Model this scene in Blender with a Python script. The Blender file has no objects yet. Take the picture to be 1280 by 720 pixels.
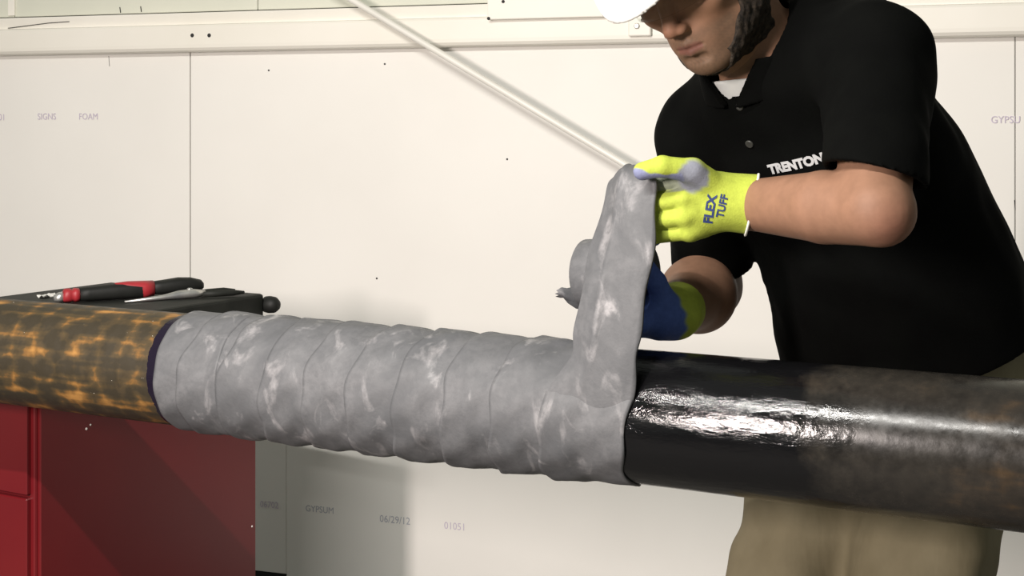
import bpy, math, random
import numpy as np
from mathutils import Vector, Matrix
from mathutils.bvhtree import BVHTree

random.seed(7)
rng = np.random.default_rng(7)
SC = bpy.context.scene
COL = SC.collection

# ------------------------------------------------------------------ camera
FPX = 1800.0          # focal length in pixels of the 1280 px wide frame
CAM_H = 1.33          # camera height
HORIZON = 156.0       # image row of the horizon
cam_d = bpy.data.cameras.new('camera')
cam_d.sensor_width = 36.0
cam_d.lens = FPX / 1280 * 36.0
cam_d.shift_y = -(360 - HORIZON) / 1280
cam_d.clip_start = 0.05
cam = bpy.data.objects.new('camera', cam_d)
cam.location = (0, 0, CAM_H)
cam.rotation_euler = (math.radians(90), 0, 0)
COL.objects.link(cam)
SC.camera = cam

# ------------------------------------------------------------------ light
world = bpy.data.worlds.new('world')
SC.world = world
world.use_nodes = True
wb = world.node_tree.nodes['Background']
wb.inputs[0].default_value = (0.90, 0.96, 0.86, 1)
wb.inputs[1].default_value = 0.27


def area_light(name, loc, target, sx, sy, power, color):
    d = bpy.data.lights.new(name, 'AREA')
    d.shape = 'RECTANGLE'
    d.size, d.size_y = sx, sy
    d.energy = power
    d.color = color
    o = bpy.data.objects.new(name, d)
    o.location = loc
    o.rotation_euler = (Vector(target) - Vector(loc)).to_track_quat('-Z', 'Y').to_euler()
    COL.objects.link(o)
    return o


area_light('work_lamp', (-1.56, 0.0, 1.62), (0.1, 3.0, 1.1), 0.17, 0.45, 84, (1.0, 0.89, 0.84))
area_light('shop_lamp', (-0.87, 0.74, 2.46), (-0.19, 2.02, 0.96), 1.05, 0.026, 58, (1.0, 0.97, 0.92))

SC.view_settings.view_transform = 'Standard'
SC.view_settings.look = 'None'
SC.view_settings.exposure = 0.0
SC.view_settings.gamma = 1.0
SC.view_settings.use_curve_mapping = False


# ------------------------------------------------------------------ helpers
def P(px, py, Y):
    """world point that the camera sees at a pixel, at depth Y"""
    return np.array([(px - 640) / FPX * Y, Y, CAM_H - (py - HORIZON) / FPX * Y])


def nrm(v):
    v = np.asarray(v, float)
    return v / np.linalg.norm(v)


def link(name, me, mat=None, parent=None, smooth=False):
    o = bpy.data.objects.new(name, me)
    COL.objects.link(o)
    if mat is not None:
        me.materials.clear()
        me.materials.append(mat)
    if smooth:
        me.polygons.foreach_set('use_smooth', [True] * len(me.polygons))
    if parent is not None:
        o.parent = parent
        o.matrix_parent_inverse = parent.matrix_world.inverted()
    return o


def mesh(name, verts, faces, mat=None, parent=None, smooth=False):
    me = bpy.data.meshes.new(name)
    me.from_pydata([tuple(map(float, v)) for v in verts], [], [tuple(map(int, f)) for f in faces])
    me.update()
    return link(name, me, mat, parent, smooth)


def tag(o, label, cat, group=None):
    o['label'] = label
    o['category'] = cat
    if group:
        o['group'] = group
    return o


def structure(o, label=None):
    o['kind'] = 'structure'
    if label:
        o['label'] = label
    return o


def empty(name, loc):
    o = bpy.data.objects.new(name, None)
    o.location = loc
    o.empty_display_size = 0.05
    COL.objects.link(o)
    bpy.context.view_layer.update()
    return o


BOXF = [(0, 1, 3, 2), (4, 6, 7, 5), (0, 4, 5, 1), (2, 3, 7, 6), (0, 2, 6, 4), (1, 5, 7, 3)]


def fix_normals(me):
    import bmesh
    bm = bmesh.new()
    bm.from_mesh(me)
    bmesh.ops.recalc_face_normals(bm, faces=bm.faces)
    bm.to_mesh(me)
    bm.free()


def box(name, origin, ax, ay, az, mat=None, parent=None, bevel=0.0, segs=2):
    """box spanned by three edge vectors from a corner"""
    import bmesh
    o0, ax, ay, az = (np.asarray(v, float) for v in (origin, ax, ay, az))
    vs = [o0 + i * ax + j * ay + k * az for i in (0, 1) for j in (0, 1) for k in (0, 1)]
    o = mesh(name, vs, BOXF, mat, parent)
    bm = bmesh.new()
    bm.from_mesh(o.data)
    bmesh.ops.recalc_face_normals(bm, faces=bm.faces)
    if bevel > 0:
        bmesh.ops.bevel(bm, geom=list(bm.edges), offset=bevel, segments=segs, affect='EDGES', profile=0.5)
    bm.to_mesh(o.data)
    bm.free()
    return o


def tube(name, pts, radii, mat=None, parent=None, n=20, cap=True, smooth=True):
    """tube of circular section along a list of points"""
    pts = [np.asarray(p, float) for p in pts]
    if np.isscalar(radii):
        radii = [radii] * len(pts)
    verts, faces = [], []
    prev = None
    for i, p in enumerate(pts):
        a = pts[max(i - 1, 0)]
        b = pts[min(i + 1, len(pts) - 1)]
        t = nrm(b - a)
        if prev is None:
            ref = np.array([0, 0, 1.0]) if abs(t[2]) < 0.9 else np.array([1.0, 0, 0])
            u = nrm(np.cross(ref, t))
        else:
            u = nrm(prev - np.dot(prev, t) * t)
        prev = u
        w = np.cross(t, u)
        for k in range(n):
            an = 2 * math.pi * k / n
            verts.append(p + radii[i] * (math.cos(an) * u + math.sin(an) * w))
    for i in range(len(pts) - 1):
        for k in range(n):
            k2 = (k + 1) % n
            faces.append((i * n + k, i * n + k2, (i + 1) * n + k2, (i + 1) * n + k))
    if cap:
        faces.append(tuple(range(n - 1, -1, -1)))
        m = (len(pts) - 1) * n
        faces.append(tuple(range(m, m + n)))
    o = mesh(name, verts, faces, mat, parent)
    if smooth:
        for pl in o.data.polygons:
            pl.use_smooth = len(pl.vertices) == 4
    return o


def lathe(name, base, axis, prof, mat=None, parent=None, n=24):
    """profile (distance along axis, radius) turned about an axis"""
    axis = nrm(axis)
    base = np.asarray(base, float)
    ref = np.array([0, 0, 1.0]) if abs(axis[2]) < 0.9 else np.array([1.0, 0, 0])
    u = nrm(np.cross(ref, axis))
    w = np.cross(axis, u)
    verts, faces = [], []
    for (h, r) in prof:
        for k in range(n):
            an = 2 * math.pi * k / n
            verts.append(base + axis * h + max(r, 1e-5) * (math.cos(an) * u + math.sin(an) * w))
    for i in range(len(prof) - 1):
        for k in range(n):
            k2 = (k + 1) % n
            faces.append((i * n + k, i * n + k2, (i + 1) * n + k2, (i + 1) * n + k))
    faces.append(tuple(range(n - 1, -1, -1)))
    m = (len(prof) - 1) * n
    faces.append(tuple(range(m, m + n)))
    o = mesh(name, verts, faces, mat, parent)
    for pl in o.data.polygons:
        pl.use_smooth = len(pl.vertices) == 4
    return o


def text_mesh(body, size, bold=0.0, extrude=0.0004):
    """outline of lettering as (verts Nx3 centred, faces)"""
    cu = bpy.data.curves.new('lettering', 'FONT')
    cu.body = body
    cu.size = size
    cu.offset = bold
    cu.resolution_u = 3
    cu.align_x = 'CENTER'
    cu.align_y = 'CENTER'
    ob = bpy.data.objects.new('lettering', cu)
    COL.objects.link(ob)
    bpy.context.view_layer.update()
    me = bpy.data.meshes.new_from_object(ob.evaluated_get(bpy.context.evaluated_depsgraph_get()))
    V = np.array([v.co[:] for v in me.vertices])
    F = [tuple(p.vertices) for p in me.polygons]
    bpy.data.objects.remove(ob)
    bpy.data.curves.remove(cu)
    bpy.data.meshes.remove(me)
    return V, F


# ------------------------------------------------------------------ materials
class Mat:
    def __init__(self, name, color=(0.5, 0.5, 0.5), rough=0.6, metal=0.0, spec=0.5):
        m = bpy.data.materials.new(name)
        m.use_nodes = True
        self.m = m
        self.nt = m.node_tree
        self.b = self.nt.nodes['Principled BSDF']
        self.b.inputs['Base Color'].default_value = (*color, 1)
        self.b.inputs['Roughness'].default_value = rough
        self.b.inputs['Metallic'].default_value = metal
        self.b.inputs['Specular IOR Level'].default_value = spec

    def node(self, kind, **kw):
        n = self.nt.nodes.new(kind)
        for k, v in kw.items():
            setattr(n, k, v)
        return n

    def link(self, a, b):
        self.nt.links.new(a, b)

    def coord(self, scale=(1, 1, 1), rot=(0, 0, 0), which='Object'):
        tc = self.node('ShaderNodeTexCoord')
        mp = self.node('ShaderNodeMapping')
        mp.inputs['Scale'].default_value = scale
        mp.inputs['Rotation'].default_value = rot
        self.link(tc.outputs[which], mp.inputs['Vector'])
        return mp.outputs[0]

    def noise(self, vec, scale, detail=4, rough=0.55, dist=0.0):
        n = self.node('ShaderNodeTexNoise')
        n.inputs['Scale'].default_value = scale
        n.inputs['Detail'].default_value = detail
        n.inputs['Roughness'].default_value = rough
        n.inputs['Distortion'].default_value = dist
        self.link(vec, n.inputs['Vector'])
        return n.outputs['Fac']

    def ramp(self, fac, stops, interp='LINEAR'):
        r = self.node('ShaderNodeValToRGB')
        r.color_ramp.interpolation = interp
        els = r.color_ramp.elements
        while len(els) > 1:
            els.remove(els[0])
        for i, (p, c) in enumerate(stops):
            e = els[0] if i == 0 else els.new(p)
            e.position = p
            e.color = (c, c, c, 1) if np.isscalar(c) else (*c, 1)
        self.link(fac, r.inputs[0])
        return r.outputs[0]

    def mix(self, fac, a, b, mode='MIX'):
        n = self.node('ShaderNodeMix', data_type='RGBA', blend_type=mode)
        for s, v in ((n.inputs[0], fac), (n.inputs[6], a), (n.inputs[7], b)):
            if isinstance(v, bpy.types.NodeSocket):
                self.link(v, s)
            elif np.isscalar(v):
                s.default_value = v
            else:
                s.default_value = (*v, 1)
        return n.outputs[2]

    def math(self, op, a, b=0.0, clamp=False):
        n = self.node('ShaderNodeMath', operation=op, use_clamp=clamp)
        for s, v in ((n.inputs[0], a), (n.inputs[1], b)):
            if isinstance(v, bpy.types.NodeSocket):
                self.link(v, s)
            else:
                s.default_value = v
        return n.outputs[0]

    def color(self, sock):
        self.link(sock, self.b.inputs['Base Color'])

    def rough(self, sock):
        self.link(sock, self.b.inputs['Roughness'])

    def bump(self, fac, strength=0.3, dist=0.002):
        n = self.node('ShaderNodeBump')
        n.inputs['Strength'].default_value = strength
        n.inputs['Distance'].default_value = dist
        self.link(fac, n.inputs['Height'])
        self.link(n.outputs[0], self.b.inputs['Normal'])


def mottled(name, c1, c2, scale, rough=0.6, bump=0.0, bscale=None, spec=0.5, bdist=0.002, metal=0.0):
    M = Mat(name, c1, rough, metal, spec)
    v = M.coord()
    f = M.noise(v, scale)
    M.color(M.ramp(f, [(0.3, c1), (0.7, c2)]))
    if bump:
        M.bump(M.noise(v, bscale or scale * 4), bump, bdist)
    return M.m


M_PANEL = mottled('white_wall_panel', (0.79, 0.77, 0.725), (0.83, 0.81, 0.765), 2.2, 0.75, 0.06, 30)
M_GIRT = mottled('painted_steel_girt', (0.78, 0.75, 0.67), (0.83, 0.80, 0.73), 3.0, 0.5, 0.05, 20)
M_UPPER = mottled('upper_wall_sheet', (0.60, 0.61, 0.52), (0.68, 0.68, 0.58), 2.5, 0.6, 0.05, 12)
M_ROD = mottled('painted_rod', (0.72, 0.70, 0.64), (0.80, 0.78, 0.72), 6.0, 0.4)
M_DARK = Mat('dark_gap', (0.02, 0.02, 0.02), 0.8).m
M_FLOOR = mottled('concrete', (0.13, 0.127, 0.12), (0.18, 0.172, 0.16), 3.0, 0.8, 0.15, 60)
M_INK = Mat('purple_stamp_ink', (0.56, 0.50, 0.60), 0.8).m
M_INK_DARK = Mat('grey_stamp_ink', (0.40, 0.41, 0.46), 0.8).m
M_BOLT = Mat('bolt_steel', (0.62, 0.60, 0.55), 0.35, 0.6).m
M_RED = mottled('red_enamel', (0.115, 0.006, 0.009), (0.135, 0.008, 0.010), 4.0, 0.30, 0.03, 25)
M_BLACKP = mottled('black_plastic', (0.006, 0.0065, 0.006), (0.013, 0.0135, 0.012), 20.0, 0.55, 0.1, 90, spec=0.25)
M_DUSTY = mottled('dusty_black_top', (0.010, 0.011, 0.009), (0.022, 0.023, 0.020), 14.0, 0.6, 0.1, 90, spec=0.2)
M_REDGRIP = mottled('red_rubber', (0.36, 0.022, 0.030), (0.27, 0.015, 0.02), 25.0, 0.5)
M_CHROME = mottled('worn_steel', (0.40, 0.40, 0.40), (0.62, 0.61, 0.58), 40.0, 0.35, 0.1, 120, metal=0.8)
M_PAPER = Mat('white_paper', (0.82, 0.80, 0.76), 0.8).m
M_GALV = mottled('galvanised_steel', (0.30, 0.31, 0.32), (0.45, 0.46, 0.46), 15.0, 0.45, metal=0.7)
M_SHIRT = mottled('black_cotton', (0.0013, 0.0014, 0.0013), (0.0021, 0.0023, 0.0020), 18.0, 0.9, 0.15, 260, spec=0.06)
M_TEE = mottled('white_cotton', (0.50, 0.51, 0.50), (0.56, 0.57, 0.55), 30, 0.85, 0.1, 200)
M_LOGO = Mat('pale_embroidery', (0.42, 0.42, 0.42), 0.8).m
M_BUTTON = Mat('dark_button', (0.035, 0.035, 0.03), 0.4).m
M_HAT = Mat('white_hard_hat', (0.74, 0.73, 0.70), 0.35).m
M_NAVY = Mat('navy_print', (0.018, 0.035, 0.13), 0.7).m
M_TRIM = Mat('white_knit', (0.78, 0.78, 0.70), 0.85).m
M_BOOT = mottled('brown_leather', (0.10, 0.055, 0.028), (0.15, 0.085, 0.045), 14.0, 0.55, 0.15, 80)
M_SOLE = Mat('black_sole', (0.015, 0.015, 0.015), 0.7).m
M_CORE = mottled('cardboard_core', (0.26, 0.18, 0.11), (0.33, 0.24, 0.15), 30, 0.8)
M_EYE = Mat('eye', (0.55, 0.50, 0.46), 0.15).m
M_IRIS = Mat('iris', (0.03, 0.018, 0.010), 0.15).m

mg = Mat('clear_lens', (0.95, 0.97, 0.97), 0.03)
mg.b.inputs['Transmission Weight'].default_value = 1.0
mg.b.inputs['IOR'].default_value = 1.05
M_LENS = mg.m


def pants_mat():
    M = Mat('khaki_twill', (0.3, 0.26, 0.17), 0.85, spec=0.2)
    v = M.coord()
    f = M.noise(v, 9.0)
    M.color(M.ramp(f, [(0.3, (0.155, 0.130, 0.078)), (0.7, (0.215, 0.185, 0.118))]))
    M.bump(M.noise(M.coord((1, 1, 0.4)), 24, 3), 0.35, 0.008)
    return M.m


def attr_mat(name, rough, spec, bump, bscale, bdist=0.001, sss=0.0):
    M = Mat(name, (0.5, 0.5, 0.5), rough, spec=spec)
    a = M.node('ShaderNodeVertexColor', layer_name='Col')
    v = M.coord()
    f = M.noise(v, bscale * 0.35)
    sh = M.ramp(f, [(0.25, 0.86), (0.75, 1.08)])
    M.color(M.mix(1.0, a.outputs['Color'], sh, 'MULTIPLY'))
    if bump:
        M.bump(M.noise(v, bscale, 3), bump, bdist)
    if sss:
        M.b.inputs['Subsurface Weight'].default_value = sss
        M.b.inputs['Subsurface Radius'].default_value = (0.008, 0.004, 0.002)
        M.b.inputs['Subsurface Scale'].default_value = 1.0
    return M.m


M_PANTS = pants_mat()
M_SKIN = attr_mat('skin', 0.6, 0.25, 0.15, 160, 0.0008)
M_GLOVE = attr_mat('knit_glove', 0.8, 0.25, 0.35, 420, 0.0012)


def beard_mat():
    M = Mat('dark_brown_beard', (0.02, 0.014, 0.01), 0.7, spec=0.2)
    v = M.coord((1, 1, 1))
    f = M.noise(v, 170, 5, 0.7)
    M.color(M.ramp(f, [(0.35, (0.008, 0.007, 0.006)), (0.72, (0.060, 0.045, 0.032))]))
    M.bump(f, 0.9, 0.003)
    return M.m


M_BEARD = beard_mat()

# pipe frame -----------------------------------------------------------------
PA = np.array([0.163, 1.83, 0.96])          # a point of the pipe axis
ES = np.array([0.883, -0.469, 0.0]); ES = nrm(ES)   # along the pipe, to the right and nearer
EN = np.array([ES[1], -ES[0], 0.0])         # outwards, to the camera side
EZ = np.array([0, 0, 1.0])
RP = 0.084


def pp(s, phi, r):
    return PA + ES * s + r * (math.cos(phi) * EN + math.sin(phi) * EZ)


def pipe_mat():
    """bare rusty steel, wet black primer in the middle, bare dark steel on the right; x is along the pipe"""
    M = Mat('steel_pipe', (0.05, 0.04, 0.03), 0.4)
    tc = M.node('ShaderNodeTexCoord')
    sep = M.node('ShaderNodeSeparateXYZ')
    M.link(tc.outputs['Object'], sep.inputs[0])
    x, y, z = sep.outputs
    vec = tc.outputs['Object']
    ang = M.math('ARCTAN2', z, y)
    # rust: streaks that run along the pipe, dark scale scallops
    comb = M.node('ShaderNodeCombineXYZ')
    M.link(M.math('MULTIPLY', x, 23.0), comb.inputs[0])
    M.link(M.math('MULTIPLY', ang, 2.5), comb.inputs[1])
    cv = comb.outputs[0]
    n1 = M.noise(vec, 14, 6, 0.6)
    n2 = M.noise(vec, 60, 5, 0.6)
    comb.inputs[2].default_value = 0.0
    vor = M.node('ShaderNodeTexVoronoi', feature='F1')
    vor.inputs['Scale'].default_value = 1.0
    vor.inputs['Randomness'].default_value = 0.55
    wv = M.node('ShaderNodeVectorMath', operation='ADD')
    M.link(cv, wv.inputs[0])
    nz = M.node('ShaderNodeTexNoise')
    nz.inputs['Scale'].default_value = 45
    nz.inputs['Detail'].default_value = 4
    M.link(vec, nz.inputs['Vector'])
    sc_ = M.node('ShaderNodeVectorMath', operation='SCALE')
    M.link(nz.outputs['Color'], sc_.inputs[0])
    sc_.inputs['Scale'].default_value = 0.55
    M.link(sc_.outputs[0], wv.inputs[1])
    M.link(wv.outputs[0], vor.inputs['Vector'])
    comb2 = M.node('ShaderNodeCombineXYZ')
    M.link(M.math('MULTIPLY', x, 2.2), comb2.inputs[0])
    M.link(M.math('MULTIPLY', ang, 3.2), comb2.inputs[1])
    streak = M.noise(comb2.outputs[0], 1.5, 2, 0.5, 0.2)
    rf = M.math('ADD', M.math('MULTIPLY', vor.outputs['Distance'], 0.70), M.math('MULTIPLY', M.math('SUBTRACT', streak, 0.56), 1.1))
    rf = M.math('ADD', rf, M.math('MULTIPLY', M.math('SUBTRACT', n1, 0.5), 0.45))
    rf = M.math('ADD', rf, M.math('MULTIPLY', M.math('SUBTRACT', n2, 0.5), 0.35))
    rust = M.ramp(rf, [(0.14, (0.032, 0.025, 0.015)), (0.34, (0.062, 0.042, 0.019)), (0.45, (0.15, 0.076, 0.022)), (0.66, (0.34, 0.17, 0.045))])
    fleck = M.ramp(M.noise(M.coord((1.0, 3, 3)), 85, 2, 0.5), [(0.765, 0.0), (0.785, 1.0)])
    rust = M.mix(fleck, rust, (0.55, 0.50, 0.42))
    # bare dark steel, brown towards the right end
    steel = M.ramp(M.math('ADD', M.math('MULTIPLY', n1, 0.6), M.math('MULTIPLY', n2, 0.4)),
                   [(0.32, (0.012, 0.011, 0.010)), (0.55, (0.026, 0.023, 0.019)), (0.78, (0.050, 0.040, 0.029))])
    brown = M.ramp(M.math('ADD', x, M.math('MULTIPLY', n1, 0.25)), [(0.50, 0.0), (0.70, 1.0)])
    steel = M.mix(brown, steel, M.ramp(rf, [(0.1, (0.014, 0.012, 0.010)), (0.4, (0.030, 0.023, 0.017)), (0.7, (0.085, 0.050, 0.022))]))
    primer = (0.004, 0.004, 0.0045)
    # primer zone with uneven borders
    edge = M.math('ADD', x, M.math('MULTIPLY', M.math('SUBTRACT', n1, 0.5), 0.16))
    inr = M.ramp(M.math('ADD', edge, 0.5), [(0.735, 1.0), (0.785, 0.0)])         # right border
    lf = M.math('ADD', x, M.math('MULTIPLY', M.math('SUBTRACT', n1, 0.5), 0.045))
    inl = M.math('GREATER_THAN', lf, -0.744)
    isr = M.math('GREATER_THAN', x, -0.3)
    base = M.mix(isr, rust, steel)
    pm = M.math('MULTIPLY', inr, inl)
    col = M.mix(pm, base, primer)
    purple = M.math('MULTIPLY', pm, M.math('LESS_THAN', x, -0.3))
    M.color(M.mix(purple, col, (0.009, 0.006, 0.014)))
    # gloss
    rrust = M.ramp(n2, [(0.3, 0.42), (0.7, 0.62)])
    rst = M.ramp(n2, [(0.3, 0.17), (0.7, 0.33)])
    rprim = M.ramp(M.noise(M.coord((1, 4, 4)), 22, 4), [(0.4, 0.06), (0.65, 0.17)])
    M.b.inputs['Specular IOR Level'].default_value = 0.32
    rr = M.mix(isr, rrust, rst)
    M.rough(M.mix(pm, rr, rprim))
    # relief: strong brush ripples in the wet primer, finer elsewhere
    rip = M.noise(M.coord((1.0, 3.4, 3.4)), 16, 6, 0.62, 0.5)
    fine = M.noise(M.coord((1, 1, 1)), 110, 4)
    h = M.math('ADD', M.math('MULTIPLY', M.math('MULTIPLY', rip, pm), 1.0), M.math('MULTIPLY', fine, 0.10))
    M.bump(h, 0.5, 0.0026)
    return M.m


def tape_mat():
    M = Mat('grey_petrolatum_tape', (0.22, 0.22, 0.22), 0.55, spec=0.35)
    v = M.coord()
    n1 = M.noise(v, 16, 5, 0.6, 0.6)
    n2 = M.noise(v, 85, 5, 0.65)
    n3 = M.noise(M.coord((1, 1, 0.50)), 26, 4, 0.55, 0.7)
    c = M.ramp(n1, [(0.30, (0.086, 0.088, 0.093)), (0.70, (0.134, 0.134, 0.139))])
    smear = M.ramp(n3, [(0.57, 0.0), (0.70, 1.0)])
    c = M.mix(M.math('MULTIPLY', smear, 0.75), c, (0.29, 0.28, 0.285))
    c = M.mix(M.ramp(n2, [(0.36, 0.6), (0.58, 0.0)]), c, (0.085, 0.087, 0.092))
    M.color(c)
    M.rough(M.ramp(n3, [(0.5, 0.62), (0.7, 0.42)]))
    M.bump(M.math('ADD', M.math('MULTIPLY', n2, 0.5), n1), 0.35, 0.003)
    return M.m


M_PIPE = pipe_mat()
M_TAPE = tape_mat()

# ================================================================== SETTING
WD = nrm([0.944, -0.330, 0])                 # along the wall to the right
WN = np.array([WD[1], -WD[0], 0])            # out of the wall, to the camera side
W0 = np.array([0.0, 3.6, 0.0])


def wall_u(px):
    """position along the wall of an image column"""
    k = (px - 640) / FPX
    return (k * W0[1] - W0[0]) / (WD[0] - k * WD[1])


def wall_z(px, py):
    u = wall_u(px)
    Y = W0[1] + WD[1] * u
    return CAM_H - (py - HORIZON) / FPX * Y


def wp(u, z, off=0.0):
    return W0 + WD * u + WN * off + EZ * z


box_floor = box('floor', (-4.5, -3.5, -0.1), (9, 0, 0), (0, 9.5, 0), (0, 0, 0.1), M_FLOOR)
structure(box_floor, 'grey concrete workshop floor')

wall = box('wall_back', wp(-3.6, 0, -0.14), WD * 7.4, WN * 0.125, EZ * 3.3, M_DARK)
structure(wall, 'white panelled workshop wall behind the pipe')


def panel(u0, u1, z0, z1, mat=M_PANEL, th=0.013, off=-0.013, name='panel'):
    return box(name, wp(u0, z0, off), WD * (u1 - u0), WN * th, EZ * (z1 - z0), mat, wall, 0.0015, 1)


g = 0.0016
ZJ = 0.67
s1, s2 = wall_u(237.5), wall_u(1269)
PW = s2 - s1
panel(s1 - 1.2, s1 - g, ZJ + g, 1.60)
panel(s1 + g, s2 - 0.0008, ZJ + g, 1.60)
panel(s2 + 0.0008, s2 + 1.4, ZJ + g, 1.60)
t1 = wall_u(358)
panel(t1 - 1.8, t1 - 0.0008, wall_z(342, 716), ZJ - g, off=-0.014)
panel(t1 + 0.0008, t1 + PW * 0.98, 0.01, ZJ - g, off=-0.0115)
panel(t1 + PW * 0.98 + g, t1 + PW + 1.3, 0.01, ZJ - g)
# upper cladding above the girt
ua = wall_u(-60)
edges = [wall_u(-400), wall_u(18), wall_u(322), wall_u(705), wall_u(1010), wall_u(1330), wall_u(1700)]
for a, b in zip(edges[:-1], edges[1:]):
    panel(a + 0.001, b - 0.001, 1.636, 3.2, M_UPPER, 0.012, -0.012, 'cladding_sheet')
for e in (edges[1],):
    box('joint_strip', wp(e - 0.018, 1.64, 0.0), WD * 0.022, WN * 0.006, EZ * 1.5, M_GIRT, wall, 0.001, 1)

# girt: rolled steel section across the wall (profile offset-from-wall, z)
prof = [(0.0, 1.526), (0.030, 1.526), (0.040, 1.529), (0.046, 1.536), (0.047, 1.545), (0.047, 1.592), (0.044, 1.597),
        (0.030, 1.600), (0.030, 1.604), (0.034, 1.626), (0.032, 1.631), (0.0, 1.632)]


def extrude_profile(name, prof, u0, u1, mat, parent=None, nseg=12):
    verts, faces = [], []
    n = len(prof)
    for i in range(nseg + 1):
        u = u0 + (u1 - u0) * i / nseg
        for (o, z) in prof:
            verts.append(wp(u, z, o))
    for i in range(nseg):
        for k in range(n - 1):
            faces.append((i * n + k, i * n + k + 1, (i + 1) * n + k + 1, (i + 1) * n + k))
    faces.append(tuple(range(n)))
    faces.append(tuple(range(nseg * n + n - 1, nseg * n - 1, -1)))
    o = mesh(name, verts, faces, mat, parent)
    fix_normals(o.data)
    return o


girt = extrude_profile('trim_1', prof, -3.3, 3.4, M_GIRT)
structure(girt, 'long off-white steel girt running across the top of the wall')


def disc_on_wall(name, px, py, r, off, th, mat, parent):
    u, z = wall_u(px), wall_z(px, py)
    return lathe(name, wp(u, z, off), WN, [(0, r), (th * 0.7, r), (th, r * 0.75)], mat, parent, 14)


for px in (252, 273):
    disc_on_wall('bolt_hole', px, 45.5, 0.0055, 0.0465, 0.0012, M_DARK, girt)
# crack of peeling seam on the girt lip
tube('seam_crack', [wp(wall_u(px), wall_z(px, py), 0.0345) for px, py in ((20, 36.2), (45, 33.0), (70, 29.8), (96, 28.0))], 0.0011, M_DARK, girt, 6)
for px, py in ((150, 12), (176, 11)):
    tube('dark_nick', [wp(wall_u(px), wall_z(px, py - 3), 0.0008), wp(wall_u(px + 1), wall_z(px + 1, py + 4), 0.0008)], 0.0014, M_DARK, wall, 6)
for px, py0, py1 in ((136, 70, 83), (1268, 250, 262)):
    tube('hairline_crack', [wp(wall_u(px), wall_z(px, py0), 0.0002), wp(wall_u(px + 1), wall_z(px + 1, py1), 0.0002)], 0.0007, M_DARK, wall, 6)
for px, py in ((336, 88), (481, 80), (471, 348), (634, 199), (1040, 604)):
    disc_on_wall('nail_head', px, py, 0.0026, -0.0005, 0.0015, M_DARK, wall)

# flat cover plate over the girt
u0, u1 = wall_u(620.5), wall_u(790)
zp = wall_z(640, 26.5)
plate = box('cover_plate', wp(u0, zp, 0.047), WD * (u1 - u0), WN * 0.020, EZ * 0.26, M_GIRT, None, 0.0025, 2)
tag(plate, 'flat off-white cover plate screwed over the steel girt beside the hard hat', 'plate')
for px, py in ((645, 4.5),):
    u, z = wall_u(px), wall_z(px, py)
    lathe('screw', wp(u - 0.010, z, 0.0665), WN, [(0, 0.0042), (0.0015, 0.0042), (0.0025, 0.003)], M_DARK, plate, 12)
lathe('screw', wp(u0 + 0.004, zp + 0.003, 0.0665), WN, [(0, 0.0042), (0.0015, 0.0042), (0.0025, 0.003)], M_DARK, plate, 12)

ub = wall_u(793)
brk = box('wall_bracket', wp(ub, wall_z(797, 47), 0.047), WD * 0.055, WN * 0.014, EZ * 0.085, M_GIRT, None, 0.003, 2)
tag(brk, 'small white bolted bracket on the girt next to the nose', 'bracket')
lathe('bolt', wp(ub + 0.022, wall_z(797, 47) + 0.024, 0.061), WN, [(0, 0.0075), (0.003, 0.0075), (0.005, 0.005)], M_BOLT, brk, 6)

# diagonal brace rod standing off the wall
RODO = 0.10


def on_plane(px, py, off):
    k = (px - 640) / FPX
    b = W0 + WN * off
    u = (k * b[1] - b[0]) / (WD[0] - k * WD[1])
    Y = b[1] + WD[1] * u
    return P(px, py, Y)


r0, r1 = on_plane(440, 0, RODO), on_plane(795, 214, RODO)
dv = r1 - r0
rod = tube('brace_rod', [r0 - dv * 1.2, r0, r1, r1 + dv * 0.75], 0.0082, M_ROD, None, 16)
tag(rod, 'thin white diagonal brace rod in front of the white wall', 'rod')
ends = [r0 - dv * 1.2, r1 + dv * 0.75]
for e in ends:
    foot = e - WN * (RODO - 0.0)
    tube('rod_anchor', [e, foot + WN * 0.001], 0.014, M_ROD, rod, 12)


# inkjet stamps on the panels
def wall_text(body, px, py, h_px, slope=0.0, mat=M_INK):
    u, z = wall_u(px), wall_z(px, py)
    Y = W0[1] + WD[1] * u
    V, F = text_mesh(body, h_px / FPX * Y * 1.42, 0.0)
    pts = [wp(u + v[0] * 0.92, z + v[1], 0.0022) for v in V]
    o = mesh('ink_stamp', pts, F, mat, wall)
    return o


wall_text('01', 3, 147, 8)
wall_text('SIGNS', 59, 146, 8)
wall_text('FOAM', 111, 146, 8)
wall_text('GYPSU', 1257, 150, 9)
wall_text('06702', 337, 631, 8)
wall_text('GYPSUM', 400, 637, 8, mat=M_INK_DARK)
wall_text('06/29/12', 494, 650, 9, mat=M_INK_DARK)
wall_text('01051', 569, 658, 9)

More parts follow.
